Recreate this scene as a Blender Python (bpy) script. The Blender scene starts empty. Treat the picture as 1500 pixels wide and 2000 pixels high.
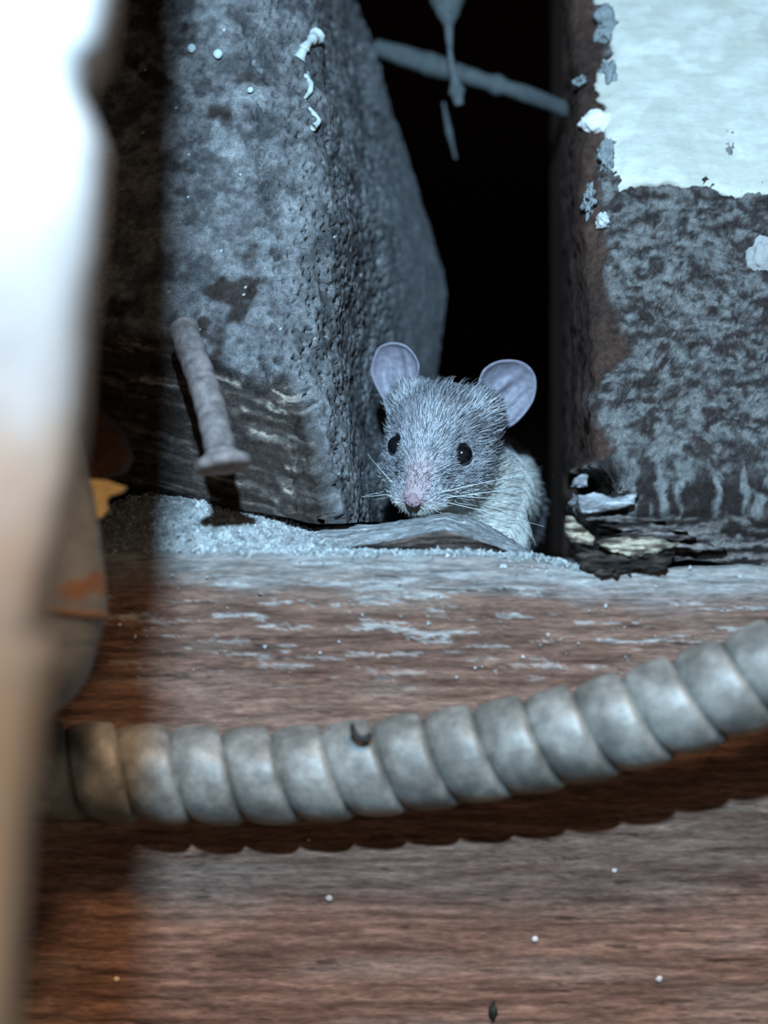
import bpy, math, random
import numpy as np
from mathutils import Vector, Matrix
random.seed(7); RNG = np.random.default_rng(7)
SC = bpy.context.scene; COL = SC.collection
S = 0.01                                   # lengths below are centimetres, the scene is in metres

# ------------------------------------------------------------------ camera, world, lights, exposure
CAM_D = 45.0
cam = bpy.data.cameras.new('camera'); camo = bpy.data.objects.new('camera', cam); COL.objects.link(camo)
camo.location = (0, -CAM_D*S, 0); camo.rotation_euler = (math.pi/2, 0, 0)
cam.sensor_fit = 'VERTICAL'; cam.sensor_height = 24; cam.lens = 24*4500/2000
cam.clip_start = 0.01; cam.clip_end = 50
cam.dof.use_dof = True; cam.dof.focus_distance = 44.7*S
cam.dof.aperture_fstop = (cam.lens*0.001)/(.85*S); cam.dof.aperture_blades = 0
SC.camera = camo
w = bpy.data.worlds.new('world'); SC.world = w; w.use_nodes = True
w.node_tree.nodes['Background'].inputs[0].default_value = (1.0, 0.80, 0.62, 1)
w.node_tree.nodes['Background'].inputs[1].default_value = 0.135
def light(name, kind, loc, target, color, energy):
    d = bpy.data.lights.new(name, kind); o = bpy.data.objects.new(name, d); COL.objects.link(o)
    o.location = Vector(loc)*S; d.color = color; d.energy = energy
    o.rotation_euler = (Vector(target)-Vector(loc)).to_track_quat('-Z', 'Y').to_euler()
    return d
t = light('torch_offscreen', 'SPOT', (-1.7, -47, 18), (2.8, 0, 3.6), (0.45, 0.73, 1.0), 21.0)
t.spot_size = math.radians(44); t.spot_blend = 1.0; t.shadow_soft_size = 0.9*S
sun = light('daylight_sky_offscreen', 'SUN', (9, -40, 46), (0, 0, 0), (1.0, 0.68, 0.44), 2.3)
sun.angle = math.radians(8)
SC.view_settings.view_transform = 'Standard'; SC.view_settings.look = 'None'
SC.view_settings.exposure = 0.0; SC.view_settings.gamma = 1.0; SC.view_settings.use_curve_mapping = False

# ------------------------------------------------------------------ helpers
def P(px, py, y):
    k = (CAM_D+y)/CAM_D/100
    return np.array([(px-750)*k, y, (1000-py)*k])
def interp(v, pts):
    xs = [a for a, b in pts]; ys = [b for a, b in pts]
    return np.interp(v, xs, ys)
def _h(i, j, k, seed):
    n = (i*374761393 + j*668265263 + k*2147483647 + seed*1274126177) & 0xffffffff
    n = ((n ^ (n >> 13))*1274126177) & 0xffffffff
    n = ((n ^ (n >> 16))*2246822519) & 0xffffffff
    return ((n ^ (n >> 15)) & 0xffffff)/float(0xffffff)
def vn(p, seed=0):
    p = np.asarray(p, float); f = np.floor(p); i = f.astype(np.int64); r = p-f; r = r*r*r*(r*(r*6-15)+10)
    out = 0
    for a in (0, 1):
        for b in (0, 1):
            for c in (0, 1):
                wgt = (r[..., 0] if a else 1-r[..., 0])*(r[..., 1] if b else 1-r[..., 1])*(r[..., 2] if c else 1-r[..., 2])
                out = out + wgt*_h(i[..., 0]+a, i[..., 1]+b, i[..., 2]+c, seed)
    return out*2-1
def fbm(p, sc=1.0, oct=4, seed=0, gain=.5):
    p = np.asarray(p, float)*np.asarray(sc, float); o = 0; a = 1; t = 0
    for k in range(oct):
        o = o+a*vn(p*(2.03**k), seed+k*17); t += a; a *= gain
    return o/t
def worley(p, seed=0):
    p = np.asarray(p, float); i = np.floor(p).astype(np.int64)
    d = np.full(p.shape[:-1], 9.0); idv = np.zeros(p.shape[:-1])
    for a in (-1, 0, 1):
        for b in (-1, 0, 1):
            for c in (-1, 0, 1):
                ca, cb, cc = i[..., 0]+a, i[..., 1]+b, i[..., 2]+c
                q = np.stack([ca+_h(ca, cb, cc, seed), cb+_h(ca, cb, cc, seed+1), cc+_h(ca, cb, cc, seed+2)], -1)
                e = np.linalg.norm(q-p, axis=-1); m = e < d
                d = np.where(m, e, d); idv = np.where(m, _h(ca, cb, cc, seed+5), idv)
    return d, idv
def sm(a, b, x):
    t = np.clip((x-a)/(b-a), 0, 1); return t*t*(3-2*t)
def mix(a, b, t):
    a = np.asarray(a, float); b = np.asarray(b, float); t = np.asarray(t)[..., None]
    return a*(1-t)+b*t

def make(name, verts, faces, mat, parent=None, base=None, col=None, smooth=True):
    """one mesh object; verts in world cm"""
    v = np.asarray(verts, float).reshape(-1, 3)
    if base is None: base = parent['_b'][:] if parent is not None and '_b' in parent else (v[:, 0].mean(), v[:, 1].mean(), v[:, 2].min())
    b = np.asarray(base, float)
    me = bpy.data.meshes.new(name)
    me.from_pydata(((v-b)*S).tolist(), [], [tuple(map(int, f)) for f in faces])
    if smooth: me.polygons.foreach_set('use_smooth', [True]*len(me.polygons))
    if col is not None:
        a = me.attributes.new('tint', 'FLOAT_COLOR', 'POINT')
        c = np.ones((len(v), 4)); c[:, :3] = np.clip(np.asarray(col).reshape(-1, 3), 0, 1); a.data.foreach_set('color', c.ravel())
    me.materials.append(mat); me.update()
    o = bpy.data.objects.new(name, me); COL.objects.link(o)
    if parent is not None: o.parent = parent
    else: o.location = Vector(b.tolist())*S
    return o
def thing(name, label, cat, base, group=None):
    o = bpy.data.objects.new(name, None); COL.objects.link(o); o.empty_display_size = .01
    o.location = Vector([float(x) for x in base])*S; o['_b'] = [float(x) for x in base]
    return tag(o, label, cat, group)
def tag(o, label=None, cat=None, group=None, kind=None):
    if label: o['label'] = label
    if cat: o['category'] = cat
    if group: o['group'] = group
    if kind: o['kind'] = kind
    return o
def gridfaces(n, m, closed_u=False, closed_v=False, off=0):
    f = []
    for i in range(n-(0 if closed_u else 1)):
        for j in range(m-(0 if closed_v else 1)):
            a, b = i*m+j, ((i+1) % n)*m+j
            c, d = ((i+1) % n)*m+(j+1) % m, i*m+(j+1) % m
            f.append((a+off, b+off, c+off, d+off))
    return f
def gridnormals(G):
    du = np.gradient(G, axis=0); dv = np.gradient(G, axis=1)
    n = np.cross(du, dv); return n/(np.linalg.norm(n, axis=-1, keepdims=True)+1e-9)
def tube(pts, rad, seg=8, cap=True):
    p = np.asarray(pts, float); n = len(p); rad = np.broadcast_to(np.asarray(rad, float), (n,))
    T = np.gradient(p, axis=0); T /= np.linalg.norm(T, axis=1, keepdims=True)+1e-9
    up = np.array([0, 0, 1.]) if abs(T[0, 2]) < .9 else np.array([1., 0, 0])
    V = []; nrm = np.cross(up, T[0]); nrm /= np.linalg.norm(nrm)
    for i in range(n):
        nrm = nrm-T[i]*nrm.dot(T[i]); nrm /= np.linalg.norm(nrm); b = np.cross(T[i], nrm)
        for k in range(seg):
            a = 2*math.pi*k/seg; V.append(p[i]+rad[i]*(math.cos(a)*nrm+math.sin(a)*b))
    F = gridfaces(n, seg, closed_v=True)
    if cap: F += [tuple(range(seg))[::-1], tuple((n-1)*seg+k for k in range(seg))]
    return np.array(V), F
def catmull(ctrl, n):
    c = np.asarray(ctrl, float); c = np.vstack([2*c[0]-c[1], c, 2*c[-1]-c[-2]])
    out = []; m = len(c)-3
    for q in np.linspace(0, m-1e-9, n):
        i = int(q); t = q-i; a, b, d, e = c[i], c[i+1], c[i+2], c[i+3]
        out.append(.5*((2*b)+(-a+d)*t+(2*a-5*b+4*d-e)*t*t+(-a+3*b-3*d+e)*t**3))
    return np.array(out)
def blob(center, rad, seed=0, amp=.2, n=10, sc=1.0):
    th = np.linspace(0, math.pi, n); ph = np.linspace(0, 2*math.pi, 2*n, endpoint=False)
    T, F_ = np.meshgrid(th, ph, indexing='ij')
    d = np.stack([np.sin(T)*np.cos(F_), np.sin(T)*np.sin(F_), np.cos(T)], -1)
    r = 1+amp*fbm(d+seed*3.7, 1.6*sc, 3, seed)
    G = d*r[..., None]*np.asarray(rad)+np.asarray(center)
    return G.reshape(-1, 3), gridfaces(n, 2*n, closed_v=True)

# ------------------------------------------------------------------ materials
def nodes(name):
    m = bpy.data.materials.new(name); m.use_nodes = True; nt = m.node_tree
    return m, nt, nt.nodes['Principled BSDF']
def N(nt, typ, **kw):
    n = nt.nodes.new(typ)
    for k, v in kw.items():
        if k in n.inputs.keys(): n.inputs[k].default_value = v
        else: setattr(n, k, v)
    return n
def surf(name, base=None, rough=.8, spec=.3, var=.35, scale=900, stretch=(1, 1, 1), bump=.25, dist=.0004, fine=4000, metallic=0, fleck=None):
    """tinted surface: the 'tint' attribute or a base colour, with grain noise and fine relief"""
    m, nt, b = nodes(name)
    tc = N(nt, 'ShaderNodeTexCoord'); mp = N(nt, 'ShaderNodeMapping'); mp.inputs['Scale'].default_value = stretch
    nt.links.new(tc.outputs['Object'], mp.inputs[0])
    n1 = N(nt, 'ShaderNodeTexNoise', Scale=scale, Detail=6, Roughness=.65); n2 = N(nt, 'ShaderNodeTexNoise', Scale=fine, Detail=3, Roughness=.6)
    nt.links.new(mp.outputs[0], n1.inputs['Vector']); nt.links.new(mp.outputs[0], n2.inputs['Vector'])
    mr = N(nt, 'ShaderNodeMapRange'); mr.inputs[1].default_value = .3; mr.inputs[2].default_value = .7
    mr.inputs[3].default_value = 1-var; mr.inputs[4].default_value = 1+var
    nt.links.new(n1.outputs[0], mr.inputs[0])
    vm = N(nt, 'ShaderNodeVectorMath', operation='SCALE')
    if base is None:
        at = N(nt, 'ShaderNodeAttribute', attribute_name='tint'); nt.links.new(at.outputs['Color'], vm.inputs[0])
    else: vm.inputs[0].default_value = base
    m2 = N(nt, 'ShaderNodeMapRange'); m2.inputs[1].default_value = .3; m2.inputs[2].default_value = .7
    m2.inputs[3].default_value = 1-var*.7; m2.inputs[4].default_value = 1+var*.7; nt.links.new(n2.outputs[0], m2.inputs[0])
    mm = N(nt, 'ShaderNodeMath', operation='MULTIPLY'); nt.links.new(mr.outputs[0], mm.inputs[0]); nt.links.new(m2.outputs[0], mm.inputs[1])
    nt.links.new(mm.outputs[0], vm.inputs['Scale'])
    out = vm.outputs[0]
    if fleck:
        n3 = N(nt, 'ShaderNodeTexNoise', Scale=fleck[1], Detail=5, Roughness=.7); nt.links.new(mp.outputs[0], n3.inputs['Vector'])
        r3 = N(nt, 'ShaderNodeMapRange'); r3.inputs[1].default_value = fleck[2]; r3.inputs[2].default_value = fleck[2]+.07
        nt.links.new(n3.outputs[0], r3.inputs[0])
        mx = N(nt, 'ShaderNodeMix', data_type='RGBA'); nt.links.new(r3.outputs[0], mx.inputs[0])
        nt.links.new(out, mx.inputs[6]); mx.inputs[7].default_value = (*fleck[0], 1); out = mx.outputs[2]
    nt.links.new(out, b.inputs['Base Color'])
    ad = N(nt, 'ShaderNodeMath', operation='ADD'); nt.links.new(n1.outputs[0], ad.inputs[0])
    ml = N(nt, 'ShaderNodeMath', operation='MULTIPLY'); ml.inputs[1].default_value = .5; nt.links.new(n2.outputs[0], ml.inputs[0]); nt.links.new(ml.outputs[0], ad.inputs[1])
    bp = N(nt, 'ShaderNodeBump', Strength=bump, Distance=dist); nt.links.new(ad.outputs[0], bp.inputs['Height']); nt.links.new(bp.outputs[0], b.inputs['Normal'])
    b.inputs['Roughness'].default_value = rough; b.inputs['Specular IOR Level'].default_value = spec; b.inputs['Metallic'].default_value = metallic
    return m
M = {}
M['joist'] = surf('weathered_joist_wood', None, .9, .15, .45, 700, (1, 1, 1), .7, .0006, 3000)
M['beam'] = surf('stained_beam_wood', None, .7, .25, .5, 1500, (.13, 1, 1), .6, .0004, 4000)
M['torn'] = surf('torn_wood', None, .8, .3, .5, 900, (.2, 1, 1), .8, .0006, 3000)
M['dust'] = surf('sawdust', None, .95, .1, .4, 2500, (1, 1, 1), .6, .0004, 6000)
M['post'] = surf('flaking_white_paint', None, .6, .3, .12, 150, (1, 1, .4), .3, .001, 900)
M['metal'] = surf('dull_galvanised_steel', None, .50, .4, .30, 320, (1, 1, 1), .2, .0003, 1800, metallic=.15)
M['nail'] = surf('rusty_nail_steel', (.25, .20, .185), .8, .25, .55, 420, (1, 1, 1), .4, .0004, 3000)
M['pipe'] = surf('grey_lead_pipe', None, .6, .4, .2, 350, (1, 1, 1), .25, .0004, 2000)
M['web'] = surf('dusty_cobweb', (.17, .185, .185), .95, .1, .4, 900, (1, 1, 1), .5, .0005, 3000)
M['white'] = surf('whitewash', None, .85, .2, .10, 500, (.25, 1, 1), .5, .0004, 2500)
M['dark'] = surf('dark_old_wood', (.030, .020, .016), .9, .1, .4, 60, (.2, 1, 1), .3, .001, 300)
M['tan'] = surf('daylight_gap_board', (.78, .56, .24), .8, .2, .2, 500, (1, 1, 1), .3, .0004, 2500)  # bright tan in place of daylight through the gap
M['black'] = surf('dry_black_husk', (.012, .012, .010), .6, .3, .3, 900, (1, 1, 1), .3, .0003, 3000)

# ------------------------------------------------------------------ setting: dark cavity behind, boards overhead, ground under
def box(name, lo, hi, mat, label=None, kind='structure', cat=None):
    x0, y0, z0 = lo; x1, y1, z1 = hi
    v = [(x0, y0, z0), (x1, y0, z0), (x1, y1, z0), (x0, y1, z0), (x0, y0, z1), (x1, y0, z1), (x1, y1, z1), (x0, y1, z1)]
    f = [(0, 3, 2, 1), (4, 5, 6, 7), (0, 1, 5, 4), (1, 2, 6, 5), (2, 3, 7, 6), (3, 0, 4, 7)]
    return tag(make(name, v, f, mat, smooth=False), label, cat, kind=kind)
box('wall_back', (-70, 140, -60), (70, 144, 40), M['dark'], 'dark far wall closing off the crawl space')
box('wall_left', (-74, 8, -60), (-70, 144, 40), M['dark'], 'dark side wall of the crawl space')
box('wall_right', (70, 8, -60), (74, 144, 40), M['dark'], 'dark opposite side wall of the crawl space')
box('ceiling', (-74, -19.6, 16), (74, 144, 19), M['dark'], 'dark floorboards overhead covering the crawl space')  # unseen; front edge placed so its shade covers the top of the beam
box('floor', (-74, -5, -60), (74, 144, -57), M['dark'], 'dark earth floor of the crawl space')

# ------------------------------------------------------------------ the stained floor beam
BY = -3.0                                           # front face
def beam_top_py(px): return interp(px, [(-400, 1062), (200, 1070), (640, 1080), (900, 1082), (1050, 1092), (1130, 1112), (1320, 1108), (1900, 1098)])
def beam():
    nx, nz = 420, 300
    px = np.linspace(-420, 1950, nx)
    zt = np.array([P(a, beam_top_py(a), BY)[2] for a in px]); X = (px-750)/100*(CAM_D+BY)/CAM_D
    zt = zt+.035*fbm(np.stack([X*3, X*0, X*0], -1), 1, 4, 5)
    # cross section: back top -> front top edge -> front face down -> bottom -> back
    G = np.zeros((nx, nz+10, 3)); tt = np.linspace(0, 1, nz)**1.15
    for i in range(nx):
        z = zt[i]-.12-tt*(12.2+zt[i]+.12)
        prof = [(9.0, zt[i]-.02), (6, zt[i]), (3, zt[i]), (0, zt[i]), (-1.5, zt[i]), (-2.5, zt[i]), (BY+.12, zt[i]-.01), (BY+.03, zt[i]-.05)]
        prof += [(BY, zz) for zz in z] + [(BY+.3, -12.5), (9.0, -12.5)]
        G[i, :, 0] = X[i]; G[i, :, 1] = [a for a, b in prof]; G[i, :, 2] = [b for a, b in prof]
    Q = G.copy(); F = (np.arange(nz+10) >= 7) & (np.arange(nz+10) < nz+8)
    grain = fbm(Q*[.8, 1, 9], 1, 5, 11, .65); coarse = fbm(Q*[.12, 1, 1.6], 1, 4, 21)
    G[:, F, 1] += (.05*fbm(Q*[.8, 1, 9], 1, 4, 12)+.05*fbm(Q*[.12, 1, 1.6], 1, 3, 13))[:, F]
    pyv = 1000-100*Q[..., 2]*CAM_D/(CAM_D+BY); pxv = 750+100*Q[..., 0]*CAM_D/(CAM_D+BY)
    red = mix((.125, .064, .043), (.225, .125, .088), sm(-.5, .6, grain))
    red = mix(red, (.088, .044, .029), .7*sm(.05, .6, coarse))
    # scattered worn patches, pale flakes below the top edge and a film of dust along it
    worn = sm(-.1, .5, fbm(Q*[.3, 1, 1.8], 1, 4, 31))
    c = mix(red, (.26, .19, .15), .40*worn)
    below = pyv-beam_top_py(pxv)
    flake = sm(.16, .34, fbm(Q*[1.1, 1, 8.5], 1, 5, 51, .65)-.06+.22*fbm(Q*[.3, 1, 1.2], 1, 3, 53))*(1-sm(150, 300, below))
    c = mix(c, (.50, .48, .45), flake*.6)
    topd = 1-sm(0, 70, below+30*fbm(Q*[.8, 1, 3], 1, 4, 61)-25)
    c = mix(c, (.40, .40, .385), topd*(.55+.3*fbm(Q*[.8, 1, 9], 1, 4, 63)))
    crack = sm(.50, .62, fbm(Q*[.9, 1, 12], 1, 4, 71))
    c = mix(c, (.03, .015, .01), crack*.8)
    o = make('floor_beam', G.reshape(-1, 3), gridfaces(nx, nz+10, closed_v=True)+[tuple(range(nz+10)), tuple((nx-1)*(nz+10)+k for k in range(nz+10))[::-1]], M['beam'], col=c)
    return tag(o, 'long red-brown stained floor beam lying behind the ribbed metal conduit', 'wooden beam', kind='thing')
beam()

# ------------------------------------------------------------------ the weathered joist with the nail
def left_joist():
    nu, nv = 380, 430
    z0 = np.linspace(0, 1, nv)**1.05
    U = np.linspace(0, 1, nu)
    G = np.zeros((nu, nv, 3)); PX = np.zeros((nu, nv)); PY = np.zeros((nu, nv))
    for j in range(nv):
        # plan line at this height, by picture column and depth, smoothed
        py = 1020-z0[j]*1400
        zz = (1000-py)/100
        lean = .42*max(zz, 0)
        ridge = interp(py, [(-330, 540), (0, 565), (300, 610), (500, 645), (740, 622), (1000, 664)])
        edge = interp(py, [(-330, 640), (0, 712), (150, 760), (300, 805), (400, 836), (500, 866), (560, 874), (650, 862), (750, 850), (1020, 846)])
        ctrl = [(-260, -1.2+lean), (100, -1.5+lean), (360, -2.0+lean), (ridge-110, -2.2+lean), (ridge-28, -1.85+lean), (ridge+30, -.75+lean*.9), (.62*ridge+.38*edge, 2.6+lean*.6), (edge, 8.0+lean*.3)]
        c = catmull([(a, b, 0) for a, b in ctrl], 121); L = np.r_[0, np.cumsum(np.hypot(np.diff(c[:, 0])/100, np.diff(c[:, 1])*.6))]; L /= L[-1]
        a = np.interp(U, L, c[:, 0]); b = np.interp(U, L, c[:, 1])
        k = (CAM_D+b)/CAM_D/100
        G[:, j, 0] = (a-750)*k; G[:, j, 1] = b; PX[:, j] = a
    bot = interp(PX[:, 0], [(-260, 905), (150, 925), (240, 945), (330, 962), (420, 990), (520, 1004), (650, 1024), (740, 1018), (860, 1040)])
    for i in range(nu):
        zb = (1000-bot[i])*(CAM_D+G[i, 0, 1])/CAM_D/100
        zt = 15.95; G[i, :, 2] = zb+z0*(zt-zb)
        PY[i] = 1000-100*G[i, :, 2]*CAM_D/(CAM_D+G[i, :, 1])
    Q = G.copy(); nrm = -gridnormals(G)
    if nrm[nu//3, nv//2, 1] > 0: nrm = -nrm
    n1 = fbm(Q, .55, 4, 3); n2 = fbm(Q, 1.7, 4, 4); n3 = fbm(Q, 5.5, 3, 5)
    side = sm(715, 800, PX+25*n2)                       # the smoother flank
    pitm = sm(455, 520, PX+40*n1)*(1-side)*(1-.0*n1)
    d1, id1 = worley(Q*[4.6, 4.0, 5.2]+.35*np.stack([n2, n3, n1], -1), 9)
    d2, id2 = worley(Q*[8.0, 6.0, 9.5]+.5*np.stack([n3, n2, n1], -1), 19)
    pit = np.maximum((1-sm(.16, .42, d1))*(id1 > .28), .75*(1-sm(.18, .42, d2))*(id2 > .3))
    pit = pit*np.clip(pitm+.06, 0, 1)
    torn_line = interp(PX, [(-260, 600), (330, 655), (400, 690), (470, 738), (570, 748), (618, 800), (646, 900), (672, 1040)])
    torn = sm(-12, 12, PY-torn_line+26*n2+10*n3)*(1-sm(656, 672, PX))
    lay = fbm(np.stack([Q[..., 0]*.9+0*Q[..., 1], Q[..., 1]*.4, Q[..., 2]*9+Q[..., 0]*2.6], -1)+np.stack([n2*.6, n1, n2*1.3], -1), 1, 4, 33)
    blot = sm(.05, .32, fbm(Q, 1.25, 4, 77)-.10)*(1-sm(500, 560, PX))    # bare dark rot patches
    slot = sm(1.25, .75, np.maximum(np.abs(PX-502-.28*(PY-85))/16, np.abs(PY-85)/36)+.25*n3)
    disp = -.60*slot+.16*n1*(1-side)+.07*n2*(1-.6*side)+.022*n3-.24*pit*(1-torn)-torn*(.42-.13*lay)
    fade = np.minimum(1, np.linspace(0, 1, nu)*12)[:, None]
    G += nrm*(disp*fade)[..., None]
    dust = mix((.085, .08, .08), (.225, .215, .215), sm(-.45, .5, n2+.6*n3))
    dust = mix(dust, (.34, .34, .33), .5*sm(.1, .5, fbm(Q, 2.8, 4, 91))*(1-side))
    c = mix(dust, (.20, .195, .20), side*.7)
    c = mix(c, (.032, .021, .016), blot*.93)
    lay = fbm(np.stack([Q[..., 0]*.9, Q[..., 1]*.4, Q[..., 2]*9+Q[..., 0]*2.6], -1)+np.stack([n2*.6, n1, n2*1.3], -1), 1, 4, 35)    # grain colour, apart from the relief
    wood = mix((.040, .030, .025), (.12, .095, .08), sm(-.1, .45, lay+.25*n3))
    wood = mix(wood, (.42, .34, .28), sm(.22, .45, lay)*sm(-.15, .3, n2+.3*n3))
    c = mix(c, wood, torn)
    sp = (RNG.random(c.shape[:2]) > .9992)*(1-torn)
    c = mix(c, (.75, .8, .8), sp*.8)
    V = G.reshape(-1, 3).tolist(); F = gridfaces(nu, nv); cc = c.reshape(-1, 3).tolist()
    # close the back: one rear column
    k0 = len(V); xl, yl = G[0, 0, 0], 8.5
    for j in range(nv): V.append([xl-1, yl, G[-1, j, 2]]); cc.append([.03, .02, .016])
    for j in range(nv-1):
        F.append(((nu-1)*nv+j, k0+j, k0+j+1, (nu-1)*nv+j+1)); F.append((k0+j, j, j+1, k0+j+1))
    F.append(tuple([i*nv for i in range(nu)]+[k0])[::-1]); F.append(tuple([i*nv+nv-1 for i in range(nu)]+[k0+nv-1]))
    base = (float(Q[..., 0].mean()), 2.0, float(Q[..., 2].min()))
    o = thing('pitted_joist', 'grey pitted old joist with torn dark grain beside the mouse', 'wooden beam', base)
    make('timber', V, F, M['joist'], o, col=np.array(cc))
    return o, G, PX, PY
LJ, LG, LPX, LPY = left_joist()
def on_left(px, py, lift=.0):
    d = (750+100*LG[..., 0]*CAM_D/(CAM_D+LG[..., 1])-px)**2+(1000-100*LG[..., 2]*CAM_D/(CAM_D+LG[..., 1])-py)**2
    i, j = np.unravel_index(np.argmin(d), d.shape); p = LG[i, j].copy(); p[1] -= lift; return p

# ------------------------------------------------------------------ the right-hand joist
def right_joist():
    nu, nv = 320, 330
    U = np.linspace(0, 1, nu); z0 = np.linspace(0, 1, nv)**1.05
    G = np.zeros((nu, nv, 3))
    for j in range(nv):
        zz = -1.0+z0[j]*16.9
        lean = .60*max(zz, 0)
        ctrl = [(4.05, 11.0, 0), (4.05, 6.0, 0), (4.02, 1.0+lean*.7, 0), (4.0, -1.7+lean, 0), (4.18, -2.25+lean, 0), (4.9, -2.4+lean, 0), (6.5, -2.4+lean, 0), (9.5, -2.3+lean, 0)]
        c = catmull(ctrl, 161); L = np.r_[0, np.cumsum(np.hypot(np.diff(c[:, 0]), np.diff(c[:, 1])*.45))]; L /= L[-1]
        G[:, j, 0] = np.interp(U, L, c[:, 0]); G[:, j, 1] = np.interp(U, L, c[:, 1])
    for i in range(nu):
        pb = 1100+8*math.sin(i*.11)
        zb = -1.02 if G[i, 0, 1] > -1 else (1000-pb)*(CAM_D+G[i, 0, 1])/CAM_D/100
        G[i, :, 2] = zb+z0*(15.95-zb)
    Q = G.copy()
    px = 750+100*Q[..., 0]*CAM_D/(CAM_D+Q[..., 1]); py = 1000-100*Q[..., 2]*CAM_D/(CAM_D+Q[..., 1])
    nrm = gridnormals(G)
    if nrm[nu*3//4, nv//2, 1] > 0: nrm = -nrm
    n1 = fbm(Q, .7, 4, 103); n2 = fbm(Q*[1, 1, 1.25], 2.0, 4, 104); n3 = fbm(Q, 5, 3, 105)
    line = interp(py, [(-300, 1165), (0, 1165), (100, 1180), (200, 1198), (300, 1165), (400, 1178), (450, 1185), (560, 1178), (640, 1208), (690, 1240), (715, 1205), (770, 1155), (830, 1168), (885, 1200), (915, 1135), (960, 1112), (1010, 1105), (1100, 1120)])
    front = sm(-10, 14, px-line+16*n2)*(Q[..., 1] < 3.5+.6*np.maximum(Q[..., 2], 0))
    fib = fbm(np.stack([Q[..., 0]*6+n2, Q[..., 1], Q[..., 2]*1.2], -1), 1, 4, 113)
    lay = fbm(np.stack([Q[..., 0]*1.1, Q[..., 1]*.4, Q[..., 2]*10], -1)+np.stack([n2, n1, n2*1.5], -1), 1, 4, 133)
    low = sm(880, 960, py); bott = sm(985, 1025, py)
    fz0 = fbm(Q*[1.5, 1, 3.0]+np.stack([n1, n1, n2], -1), 2.6, 5, 124, .65)
    hol = sm(6, -6, np.hypot((px-1170)/75, (py-945)/26)*30-30+10*n2)
    G += nrm*((.10*n1-.55*hol+.14*fz0*front*(1-bott)+.10*n2*(1-bott)+.025*n3+.05*fib*low+.10*lay*bott-.10*bott+.10*front)*np.clip((Q[..., 1] < 7)*1.0, 0, 1))[..., None]
    fz = fbm(Q*[1.5, 1, 3.0]+np.stack([n1, n1, n2], -1), 2.6, 5, 123, .65)
    fib = fbm(np.stack([Q[..., 0]*6+n2, Q[..., 1], Q[..., 2]*1.2], -1), 1, 4, 114); lay = fbm(np.stack([Q[..., 0]*1.1, Q[..., 1]*.4, Q[..., 2]*10], -1)+np.stack([n2, n1, n2*1.5], -1), 1, 4, 134)
    crust = mix((.040, .029, .026), (.20, .187, .175), sm(-.26, .42, fz+.2*n1+.10*sm(700, 450, py)))
    crust = mix(crust, mix((.028, .02, .018), (.21, .20, .19), sm(-.12, .38, fib+.5*n3)), low)
    crust = mix(crust, mix((.020, .014, .012), (.20, .17, .155), sm(-.1, .35, lay)), bott)
    brown_wood = mix((.045, .026, .020), (.085, .046, .034), sm(-.4, .4, fbm(Q*[1, 1, .3], 1.2, 4, 143)))  # darker brown left of the traced line and far back on the flank
    c = mix(brown_wood, crust, front)
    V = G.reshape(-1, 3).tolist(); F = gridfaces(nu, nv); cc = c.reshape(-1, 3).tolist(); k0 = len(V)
    for j in range(nv): V.append([9.6, 11.0, G[-1, j, 2]]); cc.append([.03, .02, .016])
    for j in range(nv-1):
        F.append(((nu-1)*nv+j, k0+j, k0+j+1, (nu-1)*nv+j+1)); F.append((k0+j, j, j+1, k0+j+1))
    F.append(tuple([i*nv for i in range(nu)]+[k0])[::-1]); F.append(tuple([i*nv+nv-1 for i in range(nu)]+[k0+nv-1]))
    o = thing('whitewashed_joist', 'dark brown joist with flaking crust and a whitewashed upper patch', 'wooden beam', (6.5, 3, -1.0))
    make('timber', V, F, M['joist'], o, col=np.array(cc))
    # whitewash patch: a proud layer on the upper part of the face
    nu2, nv2 = 150, 140
    A = np.zeros((nu2, nv2, 3)); uu = np.linspace(0, 1, nu2); vv = np.linspace(0, 1, nv2)
    for j in range(nv2):
        for i in range(nu2):
            z = 6.45+vv[j]*9.4; lean = .60*z
            x0 = 4.62+.28*float(np.sin(z*2.1))*.4; x = x0+uu[i]*(9.45-x0)
            A[i, j] = (x, -2.42+lean, z)
    q = A.copy(); n = fbm(q, 1.2, 4, 201)
    wob = fbm(q*[1, 0, 0], 1.1, 4, 203)[:, :1]; A[..., 2] += (1-vv)[None]**6*.28*wob*np.ones_like(A[..., 2])
    wl = fbm(q*[0, 0, 1], 1.6, 4, 205); A[..., 0] += (1-uu)[:, None]**7*.45*wl
    rim = np.minimum(np.minimum(uu[:, None]*14, 1), np.minimum(vv[None]*14, 1))
    A[..., 1] -= .05+.22*np.sqrt(rim)+.06*n
    cw = mix((.58, .545, .46), (.70, .665, .58), sm(-.4, .4, fbm(q*[.9, 1, 2.5]+n[..., None], 1.2, 4, 207)))
    B = q.copy(); B[..., 1] += .35
    V = np.vstack([A.reshape(-1, 3), B.reshape(-1, 3)]); m = nu2*nv2; F = gridfaces(nu2, nv2)+[tuple(x+m for x in f[::-1]) for f in gridfaces(nu2, nv2)]
    ring = [i*nv2 for i in range(nu2)]+[(nu2-1)*nv2+j for j in range(1, nv2)]+[i*nv2+nv2-1 for i in range(nu2-2, -1, -1)]+[j for j in range(nv2-2, 0, -1)]
    F += [(ring[k], ring[k]+m, ring[(k+1) % len(ring)]+m, ring[(k+1) % len(ring)]) for k in range(len(ring))]
    p = make('whitewash_layer', V, F, M['white'], o, col=np.vstack([cw.reshape(-1, 3)]*2)); p['label'] = 'bright white limewash layer with ragged edge'
    return o, G
RJ, RG = right_joist()
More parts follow.
